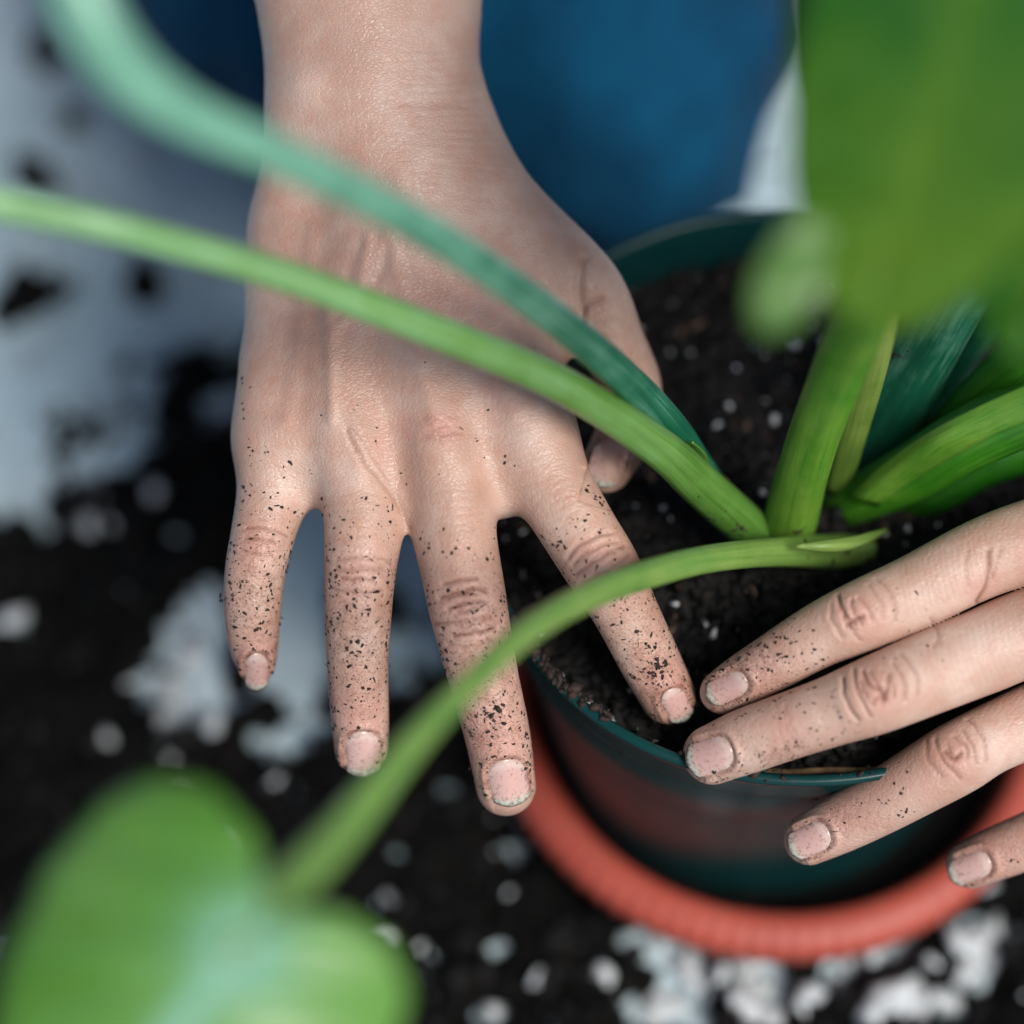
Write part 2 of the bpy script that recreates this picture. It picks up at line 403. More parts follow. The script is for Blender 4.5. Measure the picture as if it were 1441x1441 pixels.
# flakes: irregular low-poly crumbs
ICO = None
def ico():
    global ICO
    if ICO is None:
        t = (1 + 5 ** .5) / 2
        v = np.array([(-1, t, 0), (1, t, 0), (-1, -t, 0), (1, -t, 0), (0, -1, t), (0, 1, t), (0, -1, -t), (0, 1, -t), (t, 0, -1), (t, 0, 1), (-t, 0, -1), (-t, 0, 1)]) / 1.9
        f = np.array([(0, 11, 5), (0, 5, 1), (0, 1, 7), (0, 7, 10), (0, 10, 11), (1, 5, 9), (5, 11, 4), (11, 10, 2), (10, 7, 6), (7, 1, 8), (3, 9, 4), (3, 4, 2), (3, 2, 6), (3, 6, 8), (3, 8, 9), (4, 9, 5), (2, 4, 11), (6, 2, 10), (8, 6, 7), (9, 8, 1)])
        ICO = (v, f)
    return ICO
class Crumbs:
    def __init__(s): s.V = []; s.F = []; s.n = 0
    def add(s, p, n, size, asp=1.6, flat=.5, jag=.45):
        v, f = ico(); v = v * (1 + rng.uniform(-jag, jag, (12, 1))) + rng.uniform(-.12, .12, (12, 3))
        n = n / (np.linalg.norm(n) + 1e-9); t = np.cross(n, rng.normal(size=3)); t /= np.linalg.norm(t); b = np.cross(n, t)
        q = v[:, :1] * t * size * asp + v[:, 1:2] * b * size / asp ** .5 + v[:, 2:3] * n * size * flat
        s.V.append(q + p); s.F.append(f + s.n); s.n += 12
    def build(s, name, mat, parent=None):
        me = mesh(name, np.vstack(s.V), np.vstack(s.F)); return link(name, me, mat, parent, smooth=False)

# ============================================================ GROUND
n = 90; xs = np.linspace(-1.6, 1.6, n); g = []
S_ = 3.0
me = mesh('ground', [(-S_, -S_, 0), (S_, -S_, 0), (S_, S_, 0), (-S_, S_, 0)], [(0, 1, 2, 3)])
tag(link('ground', me, sheet_mat(), smooth=False), kind='structure')

def px_ground(x, y):
    q = np.stack([x, y, np.zeros_like(x)], 1); return PR(q)
# spilled soil: a height sheet that dips under the pale ground where the photo shows it bare
NX, NY = 330, 300
gx = np.linspace(-.42, .42, NX); gy = np.linspace(-.22, .50, NY); GX, GY = np.meshgrid(gx, gy, indexing='ij'); GP = np.stack([GX.ravel(), GY.ravel()], 1)
px, py, _ = px_ground(GP[:, 0], GP[:, 1])
f1 = fbm(GP, 22, 5, 3.1); f2 = fbm(GP, 75, 4, 9.7); f3 = fbm(GP, 260, 3, 5.2)
hgt = .95 + .4 * f1 + .9 * f2 + .9 * f3
def pblob(x, y, rx, ry, a, rot=0):
    global hgt
    c, s_ = math.cos(rot), math.sin(rot); u = ((px - x) * c + (py - y) * s_) / rx; v = (-(px - x) * s_ + (py - y) * c) / ry
    hgt = hgt + a * 1.25 * np.exp(-(u * u + v * v))
pale = 1 / (1 + np.exp((py + .28 * px - 600) / 42)); hgt -= 2.9 * pale
pblob(60, 75, 30, 32, 3.3); pblob(50, 250, 40, 30, 3.3); pblob(105, 175, 26, 20, 2.4); pblob(210, 400, 36, 40, 2.6); pblob(50, 400, 60, 45, 2.2); pblob(0, 450, 60, 40, 1.6)
pblob(270, 530, 90, 60, 1.3)
for a in [(160, 645, 80, 26, -1.5, -.35), (20, 680, 65, 55, -1.6, 0), (150, 560, 60, 40, -1.1, 0), (320, 570, 34, 26, -1.3, 0), (215, 700, 18, 18, -1.3, 0), (125, 745, 18, 18, -1.6, 0),
          (22, 880, 18, 18, -1.6, 0), (270, 905, 40, 75, -1.9, .45), (285, 990, 65, 32, -1.9, 0), (150, 1040, 17, 17, -1.8, 0), (215, 965, 20, 20, -1.2, 0), (430, 800, 55, 150, -2.2, .2), (400, 940, 80, 50, -1.3, 0),
          (425, 1040, 75, 24, -2.0, -.5), (590, 810, 45, 90, -1.5, 0), (580, 940, 60, 45, -1.4, 0), (310, 1190, 18, 18, -1.5, 0),
          (960, 1350, 60, 45, -1.6, .8), (1080, 1390, 60, 40, -1.9, 0), (1240, 1330, 60, 32, -1.6, -.4), (1370, 1330, 34, 45, -1.8, .4), (1290, 1400, 60, 32, -1.5, .5), (690, 1425, 20, 20, -1.5, 0), (900, 1330, 30, 20, -1.3, .6), (1180, 1385, 24, 30, -1.3, 0), (700, 1340, 20, 16, -1., 0),
          (950, 1430, 70, 30, -1.2, 0), (760, 1100, 60, 40, -.5, 0), (1120, 250, 120, 80, -1.6, 0),
          (335, 940, 14, 45, 1.8, .2), (250, 952, 50, 9, 1.6, .3), (360, 1003, 46, 12, 1.7, -.5), (485, 880, 16, 60, 1.2, .2), (1010, 1390, 14, 50, 1.6, 0), (1130, 1350, 14, 50, 1.4, .3), (1180, 1420, 40, 12, 1.4, 0), (1320, 1360, 12, 40, 1.5, .3), (1250, 1370, 40, 10, 1.5, -.3)]: pblob(*a)
Hs = np.clip(hgt, -.8, 1.0) * .008 + f3 * .0015
V = np.stack([GP[:, 0], GP[:, 1], Hs], 1); ii = np.arange(NX * NY).reshape(NX, NY)
Fq = np.stack([ii[:-1, :-1], ii[1:, :-1], ii[1:, 1:], ii[:-1, 1:]], -1).reshape(-1, 4)
Fq = Fq[(Hs[Fq] > -.0015).any(1)]
me = mesh('spilled_soil', V, Fq)
tag(link('spilled_soil', me, MSOIL), 'dark potting soil spilled in drifts over the pale ground around the pot', 'spilled soil', kind='stuff')
hg = Hs.reshape(NX, NY)
gc, gpw = Crumbs(), Crumbs()
for _ in range(5200):
    x, y = rng.uniform(-.27, .27), rng.uniform(-.17, .36); i, j = int((x + .42) / .84 * (NX - 1)), int((y + .22) / .72 * (NY - 1))
    h = hg[i, j]
    if h > .0005 or rng.random() < .05:
        gc.add(np.array([x, y, max(h, 0) + .0004]), np.array([0, 0, 1.]) + rng.normal(size=3) * .5, abs(rng.normal(.0011, .0009)) + .0005, 1.5, .8)
for _ in range(430):
    x, y = rng.uniform(-.27, .27), rng.uniform(-.17, .36); i, j = int((x + .42) / .84 * (NX - 1)), int((y + .22) / .72 * (NY - 1))
    gpw.add(np.array([x, y, max(hg[i, j], 0) + .0012]), np.array([0, 0, 1.]), .0003 + min(rng.exponential(.0006), .0018), 1.4, .7, .5)
for (x_, y_, s_) in [(310, 1190, .004), (125, 745, .0045), (22, 880, .004), (150, 1040, .004), (320, 575, .005), (215, 700, .0035), (695, 1420, .0045), (540, 1320, .003), (760, 1385, .0035), (240, 1065, .003), (850, 1380, .004),
                     (215, 967, .005), (545, 1260, .0025), (590, 1330, .0025), (1345, 1110, .003), (1400, 1240, .004), (935, 1400, .006), (1040, 1405, .008), (1110, 1430, .008), (1210, 1360, .007), (1250, 1300, .006),
                     (1310, 1385, .008), (1372, 1310, .008), (1385, 1345, .007), (1230, 1420, .008), (955, 1320, .007), (985, 1370, .007), (1075, 1370, .007), (1290, 1420, .008), (245, 905, .008), (265, 990, .007), (300, 1005, .006)]:
    k = 5 if y_ > 1290 and x_ > 900 else (3 if s_ > .0048 else 1)
    for q in range(k):
        o_ = 34 if k > 1 else 0; p = at_z(x_ + rng.uniform(-o_, o_), y_ + rng.uniform(-o_, o_) * .8, .003); i, j = int((p[0] + .42) / .84 * (NX - 1)), int((p[1] + .22) / .72 * (NY - 1)); t = s_ * (.8 if k == 1 else rng.uniform(.22, .6)); p[2] = max(hg[i, j], 0) + t * .3
        gpw.add(p, np.array([0, 0, 1.]), t, 1.4, .6, .5)
tag(gc.build('soil_clods', MG), 'small dark soil clods strewn over the spilled soil', 'soil clods', kind='stuff')
tag(gpw.build('ground_perlite', MP), 'white perlite lumps scattered on the soil around the orange saucer', 'perlite', kind='stuff')

# ============================================================ POT, SAUCER, SOIL
PC = np.array([.0665, .0265]); PR_, PZ = .0785, .135
def lathe(prof, seg, cx, cy, rfun=None):
    V = []; nP = len(prof)
    for k in range(seg):
        a = 2 * math.pi * k / seg
        for j, (r, z) in enumerate(prof):
            rr = r + (rfun(a, j, z) if rfun else 0); V.append((cx + rr * math.cos(a), cy + rr * math.sin(a), z))
    Fq = np.array([(k * nP + j, ((k + 1) % seg) * nP + j, ((k + 1) % seg) * nP + j + 1, k * nP + j + 1) for k in range(seg) for j in range(nP - 1)])
    return V, Fq
mpot = plastic_mat('teal_pot_plastic', (.003, .032, .034), (.005, .044, .044), .30, .22, (.04, .06, .055), .1, .22)
pot = empty('nursery_pot', (PC[0], PC[1], .006)); tag(pot, 'dark teal plastic nursery pot standing in the orange saucer, both hands on its rim', 'plant pot')
wob = lambda a, j, z: .0006 * math.sin(3 * a + 1) + .0004 * math.sin(5 * a)
R0 = PR_
body = [(0.002, .008), (.050, .008), (.0555, .010), (.0565, .014), (.0600, .040), (.0645, .068), (.0690, .1005), (.0692, .1015), (.0706, .1022), (.0712, .104), (.0745, .1205), (.0755, .1215), (.0757, .1225)]
V, Fq = lathe(body, 160, *PC, wob); link('pot_body', mesh('pot_body', V, Fq), mpot, pot)
inner = [(.0757, .1226), (.0768, .1300), (.0776, .1338), (.0786, .1352), (.0778, .1362), (.0764, .1360), (.0755, .1346), (.0748, .125), (.0730, .108), (.070, .095)]
V, Fq = lathe(inner, 160, *PC, wob); link('pot_rim', mesh('pot_rim', V, Fq), mpot, pot)
msau = plastic_mat('orange_saucer_plastic', (.36, .058, .038), (.45, .078, .050), .5, .35, (.30, .10, .07), .15)
sau = empty('plant_saucer', (.0715, .0275, 0)); tag(sau, 'orange terracotta coloured plastic saucer with a ribbed edge under the teal pot', 'saucer')
SP = [(.001, .004), (.056, .004), (.0605, .006), (.0625, .012), (.0672, .026), (.0685, .0290), (.0708, .0300), (.0755, .0292), (.0782, .0268), (.0790, .0245), (.0785, .0195), (.0760, .018), (.0735, .0150), (.0700, .002), (.066, .0012), (.001, .0012)]
def ribs(a, j, z): return (.0007 * (abs(math.sin(a * 44)) - .5)) if 8 <= j <= 12 else (.0005 * (abs(math.sin(a * 44)) - .5) if j in (7, 13) else 0)
V, Fq = lathe(SP, 704, .0715, .0275, ribs); link('saucer_dish', mesh('saucer_dish', V, Fq), msau, sau)

V, Fq = lathe([(.045, .0150), (.058, .0162), (.0630, .0175), (.0662, .0215)], 240, .0715, .0275, lambda a, j, z: .0006 * math.sin(13 * a + j) + .0005 * math.sin(29 * a))  # soil layer added to blacken the pot's shadow gap and narrow its red reflection
tag(link('saucer_shade_soil', mesh('saucer_shade_soil', V, Fq), MSOIL), 'dark soil layer added in the orange saucer to blacken the shaded gap round the pot foot', 'soil', kind='stuff')
# soil in the pot
def soil_h(x, y):
    dx, dy = x - PC[0], y - PC[1]; r = math.hypot(dx, dy)
    h = .121 + .009 * math.exp(-((x - .064) ** 2 + (y - .012) ** 2) / .032 ** 2)
    h += .0016 * mn.fractal(Vector((x * 90, y * 90, 2)), 1, 2, 4) + .0009 * mn.fractal(Vector((x * 420, y * 420, 5)), 1, 2, 3)
    return h - .0015 * max(0, (r - .06) / .014)
NR, NA = 90, 360; V = []
for i in range(NR + 1):
    r = .0742 * i / NR
    for k in range(NA):
        a = 2 * math.pi * k / NA; x, y = PC[0] + r * math.cos(a), PC[1] + r * math.sin(a); V.append((x, y, soil_h(x, y)))
Fq = np.array([(i * NA + k, (i + 1) * NA + k, (i + 1) * NA + (k + 1) % NA, i * NA + (k + 1) % NA) for i in range(NR) for k in range(NA)])
tag(link('potting_soil', mesh('potting_soil', V, Fq), MSOIL), 'dark moist potting soil filling the teal pot around the stems', 'potting soil', kind='stuff')
gr, pl, br = Crumbs(), Crumbs(), Crumbs()
def soil_pt(rmax=.0735):
    while True:
        x, y = rng.uniform(-rmax, rmax, 2)
        if x * x + y * y < rmax * rmax: return PC[0] + x, PC[1] + y
for _ in range(15000):
    x, y = soil_pt(); s_ = .0004 + abs(rng.normal(0, .0008))
    gr.add(np.array([x, y, soil_h(x, y) + s_ * .3]), np.array([0, 0, 1.]) + rng.normal(size=3) * .7, s_, rng.uniform(1, 2.2), .8)
for _ in range(900):
    x, y = soil_pt(); s_ = .0002 + rng.exponential(.00038); pl.add(np.array([x, y, soil_h(x, y) + s_ * .5 + .0002]), rng.normal(size=3), min(s_ * .8, .0015), rng.uniform(1, 1.7), .7, .55)
for _ in range(500):
    x, y = soil_pt(); s_ = .0003 + abs(rng.normal(0, .0006)); br.add(np.array([x, y, soil_h(x, y) + s_ * .5]), np.array([0, 0, 1.]) + rng.normal(size=3) * .5, s_, rng.uniform(1.3, 3), .5)
for (x_, y_, s_) in [(912, 300 + 95, .0011), (990, 415, .0014), (1040, 518, .0012), (1025, 573, .0012), (1078, 562, .0012), (1090, 592, .0014), (985, 640, .0010), (950, 722, .0012), (1120, 700 - 60, .0009),
                     (735, 800, .0013), (757, 838, .0012), (760, 880, .0010), (790, 1010 - 70, .0011), (830, 980, .0012), (992, 882, .0013), (1003, 900, .0013), (870, 1020, .001), (930, 720, .0011), (945, 735, .0012),
                     (1212, 740, .0011), (1065, 485, .0018), (1120, 480, .0016), (945, 485, .0013), (900, 420, .0012), (960, 560, .0008), (1010, 600, .0009)]:
    p = at_z(x_, y_, .124); p[2] = soil_h(p[0], p[1]) + s_ * .5; pl.add(p, rng.normal(size=3), s_, 1.3, .75, .5)
tag(gr.build('soil_grains', MG), 'loose dark soil grains covering the surface inside the pot', 'soil grains', kind='stuff')
tag(pl.build('pot_perlite', MP), 'white perlite grains speckling the dark soil inside the pot', 'perlite', kind='stuff')
mbark = M('brown_bark'); mbark.set(Base_Color=mbark.ramp(mbark.noise(300), [(.3, (.03, .016, .010)), (.7, (.13, .075, .045))]), Roughness=.8)
tag(br.build('bark_bits', mbark.m), 'brown bark fragments mixed into the soil inside the pot', 'bark bits', kind='stuff')
# crumbs lying on the pot rim
rc = Crumbs()
for _ in range(200):
    a = rng.uniform(math.radians(175), math.radians(290)); r = .0768 + rng.normal() * .0007; s_ = .0002 + abs(rng.normal(0, .0004))
    if rng.random() < .6: a = math.radians(rng.normal(222, 7))
    rc.add(np.array([PC[0] + r * math.cos(a), PC[1] + r * math.sin(a), .1362 + s_ * .2]), np.array([0, 0, 1.]), s_, 1.4, .6)
tag(rc.build('rim_crumbs', MD), 'brown soil crumbs stuck along the front rim of the teal pot', 'soil crumbs', kind='stuff')

# ============================================================ PLANT
def sweep(pts, seg=20, n=8, flat=1.0, groove=0., capend=True, tint=None, roll=0.):
    """pts (px, py, w|None, r_px): a tapering stem; returns V, F, tint, uv"""
    P = []
    for x, y, w, r in pts:
        if w is None:
            p = at_z(x, y, .126); w_ = PR(p)[2]
        else: p = W(x, y, w); w_ = w
        P.append((*p, r * mpx(w_)))
    C = catmull(P, n); V = []; T = []; UVv = []; L = 0
    side0 = None
    for i in range(len(C)):
        a = C[min(i + 1, len(C) - 1), :3] - C[max(i - 1, 0), :3]; a /= np.linalg.norm(a)
        s_ = np.cross(a, -FW); s_ /= np.linalg.norm(s_); nn = np.cross(s_, a)
        if i: L += np.linalg.norm(C[i, :3] - C[i - 1, :3])
        r = C[i, 3]
        for k in range(seg):
            th = 2 * math.pi * k / seg + roll; cx, cy = math.cos(th), math.sin(th)
            rr = r * (1 - groove * math.exp(-((math.atan2(math.sin(th - 1.9), math.cos(th - 1.9))) / .35) ** 2))
            V.append(C[i, :3] + s_ * rr * cx + nn * rr * cy * flat)
            T.append(i / (len(C) - 1)); UVv.append((k / seg, L * 10))
    nv = len(V); Fq = [(i * seg + k, i * seg + (k + 1) % seg, (i + 1) * seg + (k + 1) % seg, (i + 1) * seg + k) for i in range(len(C) - 1) for k in range(seg)]
    V.append(C[0, :3]); V.append(C[-1, :3]); T += [0, 1]; UVv += [(0, 0), (0, L * 10)]
    Fq += [(nv, (k + 1) % seg, k) for k in range(seg)] + [(nv + 1, nv - seg + k, nv - seg + (k + 1) % seg) for k in range(seg)]
    return V, Fq, np.array(T), UVv
def petiole(pts, mat, parent, name='petiole', t0=.3, t1=.7, **kw):
    V, Fq, T, U = sweep(pts, **kw); me = mesh(name, V, Fq)
    attr(me, 'tint', t0 + (t1 - t0) * T)
    uv = me.uv_layers.new(name='UVMap')
    for lp in me.loops: uv.data[lp.index].uv = U[lp.vertex_index]
    return link(name, me, mat, parent)

g_mid = petiole_mat('petiole_green', (0.0222, 0.0962, 0.0133), (0.0851, 0.2146, 0.0333), (0.2146, 0.3256, 0.0740))
g_teal = petiole_mat('petiole_deep_green', (.002, .045, .028), (.010, .13, .07), (.17, .40, .28), .6)
g_pale = petiole_mat('petiole_pale_green', (0.0444, 0.1258, 0.0111), (0.1110, 0.2516, 0.0444), (0.2072, 0.4070, 0.1850))
g_brt = petiole_mat('petiole_bright_green', (0.0089, 0.0962, 0.0044), (0.0407, 0.1998, 0.0089), (0.1628, 0.3108, 0.0370))
g_yel = petiole_mat('petiole_yellow_green', (0.0444, 0.1036, 0.0111), (0.1332, 0.2220, 0.0370), (0.2960, 0.3700, 0.0962))
base = at_z(1130, 735, .128)
plant = empty('leafy_plant', base); tag(plant, 'leafy green houseplant with thick stalks being settled into the teal pot', 'plant')
# long stalk over the back of the hand to the left edge
s1 = petiole([(1072, 762, -.043, 24), (1052, 742, -.030, 30), (985, 682, -.012, 31), (935, 636, 0, 29), (850, 577, .012, 27), (760, 527, .026, 26), (600, 462, .044, 25), (430, 398, .058, 24), (300, 358, .068, 24), (150, 318, .080, 24), (0, 287, .084, 25), (-120, 262, .09, 26), (-320, 235, .09, 26)],
             g_pale, plant, t0=.25, t1=1.0, groove=.10)
s2 = petiole([(1050, 742, None, 14), (990, 660, -.022, 18), (950, 608, -.008, 24), (900, 553, .006, 25), (820, 480, .030, 25), (700, 390, .062, 26), (560, 302, .092, 28), (400, 222, .118, 31), (260, 160, .135, 36), (170, 90, .145, 42), (110, -10, .15, 44), (70, -150, .15, 42)],
             g_teal, plant, t0=.35, t1=1.05, groove=.2, flat=.8)
s3 = petiole([(1222, 775, -.040, 20), (1180, 776, -.035, 25), (1090, 777, -.016, 21), (1000, 786, .004, 20), (920, 805, .018, 21), (830, 838, .040, 21), (740, 890, .064, 20), (648, 975, .086, 19), (576, 1052, .100, 22), (484, 1166, .115, 29), (395, 1262, .135, 33), (345, 1325, .147, 28), (300, 1375, .149, 16)],
             g_mid, plant, t0=.75, t1=.62, groove=.12)
s4 = petiole([(1088, 812, -.045, 22), (1100, 775, -.040, 32), (1113, 730, -.030, 38), (1128, 670, -.015, 37), (1150, 600, .002, 37), (1185, 510, .025, 39), (1220, 420, .055, 40), (1245, 345, .085, 34), (1260, 290, .10, 20)],
             g_brt, plant, t0=.95, t1=.5, groove=.12)
s5 = petiole([(1178, 690, -.040, 18), (1196, 620, -.022, 22), (1218, 540, -.002, 25), (1242, 455, .02, 22), (1262, 390, .04, 16), (1275, 330, .05, 8)], g_yel, plant, 'sheath', t0=.35, t1=1.0, flat=.5)
s6 = petiole([(1170, 715, -.048, 40), (1200, 650, -.046, 50), (1245, 580, -.038, 56), (1290, 500, -.02, 55), (1345, 400, .01, 55), (1400, 290, .045, 58), (1450, 180, .08, 62), (1500, 60, .11, 66)], g_teal, plant, t0=.15, t1=.95, groove=.15, flat=.8)
s7 = petiole([(1170, 722, -.047, 26), (1215, 700, -.038, 35), (1280, 668, -.028, 42), (1350, 625, -.016, 45), (1420, 590, -.008, 48), (1500, 560, 0, 48), (1600, 520, .01, 44)], g_brt, plant, t0=.55, t1=.35, groove=.1)
s7b = petiole([(1265, 715, -.052, 22), (1320, 690, -.045, 32), (1380, 655, -.040, 34), (1450, 630, -.036, 34), (1560, 600, -.03, 30)], g_brt, plant, t0=.2, t1=.2)
s8 = petiole([(1255, 680, -.055, 16), (1315, 620, -.042, 24), (1375, 560, -.02, 30), (1440, 500, 0, 34), (1540, 410, .03, 36)], g_brt, plant, t0=.25, t1=.45)

s10 = petiole([(1205, 705, -.058, 18), (1275, 600, -.055, 32), (1350, 480, -.035, 40), (1430, 360, -.005, 44), (1500, 250, .03, 46)], g_teal, plant, t0=.05, t1=.5, groove=.1)
def ribbon(rows, mat, parent, name, tint=.6, thick=.0005):
    """rows of control points (px,py,w) of equal length -> thin bent sheet"""
    R = [catmull([W(*p) for p in r], 6) for r in rows]; A = np.array(R).transpose(1, 0, 2)
    A = np.array([catmull(a, 5) for a in A]); nu, nv = A.shape[:2]
    Fq = np.array([(i * nv + j, (i + 1) * nv + j, (i + 1) * nv + j + 1, i * nv + j + 1) for i in range(nu - 1) for j in range(nv - 1)])
    me = mesh(name, A.reshape(-1, 3), Fq); attr(me, 'tint', np.full(nu * nv, tint)); uv = me.uv_layers.new(name='UVMap')
    for lp in me.loops:
        q = lp.vertex_index; uv.data[lp.index].uv = ((q % nv) / nv, (q // nv) / nv)
    o = link(name, me, mat, parent); md = o.modifiers.new('thickness', 'SOLIDIFY'); md.thickness = thick; md.offset = 0; return o
# split sheath edges at the stalk bases
ribbon([[(965, 622, -.004), (985, 640, -.010), (998, 665, -.02)], [(975, 622, -.002), (992, 638, -.009), (1003, 662, -.02)]], g_mid, s2, 'sheath', .5)
ribbon([[(1195, 700, -.032), (1240, 655, -.022), (1300, 612, -.010), (1370, 575, -.001), (1470, 530, .008)], [(1212, 705, -.028), (1262, 664, -.018), (1320, 622, -.006), (1385, 588, .0), (1480, 548, .009)], [(1235, 712, -.029), (1285, 676, -.020), (1345, 640, -.009), (1405, 608, -.001), (1490, 575, .006)]], g_brt, s7, 'sheath', .75)
ribbon([[(1120, 768, -.010), (1160, 762, -.011), (1205, 755, -.018), (1247, 744, -.030)], [(1120, 769, -.010), (1165, 768, -.010), (1212, 764, -.017), (1247, 746, -.030)], [(1120, 770, -.010), (1165, 775, -.011), (1205, 770, -.017), (1247, 748, -.030)]], g_mid, s3, 'sheath', .95, .0008)

def leaf(cx, cy, w, tipdir, normal_tilt, L, outline, mat, parent, bend=0., cup=0., nr=14, na=72, fold=.1, tint=.5, edge=.0, grad=0.):
    """outline(theta)-> radius in units of L around the stalk joint; tipdir in world, normal in world"""
    o = W(cx, cy, w); t = tipdir / np.linalg.norm(tipdir); nn = normal_tilt - t * (normal_tilt @ t); nn /= np.linalg.norm(nn); sd = np.cross(nn, t)
    V = []; T = []; T2 = []
    for i in range(nr + 1):
        rho = i / nr
        for k in range(na):
            th = 2 * math.pi * k / na; r = outline(th) * rho * L; a, b = r * math.cos(th), r * math.sin(th)
            z = fold * abs(b) - bend * a * a / L - cup * b * b / L + .0008 * math.sin(a * 500 + b * 300) + edge * (rho ** 6) * math.sin(5 * th)
            vein = abs(math.sin(th * 9)) ** 6
            V.append(o + t * a + sd * b + nn * z); T.append(tint + grad * (.45 - a / L) + .25 * math.exp(-(b / (.03 * L)) ** 2) * (a > 0) - .1 * vein); T2.append(max(math.exp(-(b / (.05 * L)) ** 2) * (1 if a > 0 else 0) * .9, math.exp(-(a * a + b * b) / (.13 * L) ** 2), .35 * vein * (1 - rho)))  # second list: midrib and veins, plus glare painted round the stalk joint
    Fq = np.array([(i * na + k, (i + 1) * na + k, (i + 1) * na + (k + 1) % na, i * na + (k + 1) % na) for i in range(nr) for k in range(na)])
    me = mesh('leaf', V, Fq); attr(me, 'tint', T); attr(me, 'rib_glare', T2); ob = link('leaf', me, mat, parent); md = ob.modifiers.new('thickness', 'SOLIDIFY'); md.thickness = .0005; md.offset = 0; return ob
def heart(th):
    th = abs(math.atan2(math.sin(th), math.cos(th))); K = [(0, 1.0), (.12, .90), (.35, .76), (.7, .64), (1.1, .56), (1.6, .52), (1.9, .50), (2.2, .43), (2.5, .31), (2.8, .17), (3.1416, .05)]
    for (a, ra), (b, rb) in zip(K[:-1], K[1:]):
        if th <= b: f = (th - a) / (b - a); f = f * f * (3 - 2 * f); return ra + (rb - ra) * f
    return .04
def lance(wd):
    def f(th):
        th = abs(math.atan2(math.sin(th), math.cos(th))); x, y = math.cos(th), math.sin(th)
        # ellipse from joint
        a, b, c0 = .52, wd, .47
        A = (x / a) ** 2 + (y / b) ** 2; B = -2 * x * c0 / a ** 2; Cc = (c0 / a) ** 2 - 1
        return (-B + math.sqrt(max(B * B - 4 * A * Cc, 0))) / (2 * A)
    return f
m_leaf = leaf_mat('leaf_green', (.045, .18, .015), (.11, .30, .03), (.24, .46, .12), .25, .42, (.26, .56, .44, .95))  # last colour paints pale teal glare over the midrib and joint
m_leafd = leaf_mat('leaf_deep_green', (.002, .07, .006), (.030, .17, .006), (.14, .29, .010), .4, .5, (.10, .25, .02, .3))
def cv(x, y, w): return RT * x - UP * y - FW * 0 + (-FW) * w      # image right, image down, towards the camera
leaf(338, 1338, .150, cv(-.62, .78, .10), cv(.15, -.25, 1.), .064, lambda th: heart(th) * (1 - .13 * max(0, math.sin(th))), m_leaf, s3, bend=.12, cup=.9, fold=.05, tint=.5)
# tall leaves standing up out of the pot at the top right, out of focus
leaf(1235, 415, .130, cv(.24, -1, .45), cv(-.30, .3, .9), .115, lance(.225), m_leafd, s4, bend=.1, cup=.3, fold=.04, tint=.42, grad=1.3)
leaf(1312, 330, .105, cv(.22, -1, .35), cv(-.25, .3, .9), .12, lance(.32), m_leafd, s6, bend=.1, cup=.3, fold=.05, tint=.15)
leaf(1450, 480, .12, cv(.02, -1, .3), cv(-.5, .2, .9), .075, lance(.22), m_leafd, s8, bend=.1, cup=.5, fold=.1, tint=.5)
# small leaf tip hanging beside it
leaf(1143, 318, .145, cv(-.38, 1, -.30), cv(.1, .3, 1.), .0200, lance(.28), leaf_mat('leaf_tip_pale', (.04, .13, .02), (.09, .21, .04), (.15, .29, .07), .25), s4, bend=.1, cup=.4, tint=.5)

# dry roots
mroot = M('dry_root'); mroot.set(Base_Color=mroot.ramp(mroot.noise(400), [(.3, (.10, .055, .025)), (.7, (.32, .20, .10))]), Roughness=.8)
r1 = [(a, .0705 + .0008 * math.sin(a * 9)) for a in np.radians(np.linspace(262, 300, 9))]
P = [(*PR(np.array([PC[0] + r * math.cos(a), PC[1] + r * math.sin(a), .1235 + .0006 * math.sin(a * 20)])), 4.5) for a, r in r1]
V, Fq, T, U = sweep(P, seg=8, n=5); o = link('dry_root', mesh('dry_root', V, Fq), mroot.m); tag(o, 'tan dry root curling along the soil inside the front rim of the pot', 'root')
P = [(1003, 662, -.030, 3), (1018, 674, -.030, 3.2), (1032, 690, -.032, 3), (1046, 712, -.036, 2.5)]
V, Fq, T, U = sweep(P, seg=8, n=5); o = link('dry_root', mesh('dry_root', V, Fq), mroot.m); tag(o, 'short brown dry root standing behind the pale stalk base', 'root')

# ============================================================ PERSON
person = empty('person', at_z(700, 200, 0)); tag(person, 'person in blue jeans kneeling behind the pot, soil speckled hands pressing its soil', 'person')

# ---- right hand, fingers pointing down in the picture
pinky = [(398, 520, -.020, 50), (392, 610, -.017, 53), (384, 690, -.014, 50), (370, 752, -.011, 45), (359, 805, -.010, 42.5), (355, 860, -.012, 40), (357, 905, -.016, 35), (361, 934, -.019, 27)]
ring = [(480, 500, -.012, 52), (493, 600, -.009, 55), (505, 690, -.007, 52.5), (508, 750, -.005, 52), (506, 805, -.004, 50), (504, 865, -.005, 47), (503, 930, -.009, 43.5), (506, 1000, -.014, 41), (509, 1052, -.018, 38)]
mid_ = [(590, 490, -.010, 56), (618, 600, -.007, 58), (636, 700, -.005, 56), (645, 775, -.003, 56.5), (656, 840, -.002, 56), (667, 895, -.003, 53), (682, 960, -.006, 49), (700, 1035, -.010, 46), (712, 1106, -.014, 42)]
index = [(690, 480, -.011, 56), (738, 590, -.009, 60), (772, 672, -.007, 57), (812, 742, -.004, 54), (848, 800, -.003, 52.5), (880, 860, -.006, 46), (912, 925, -.011, 43), (940, 980, -.015, 39)]
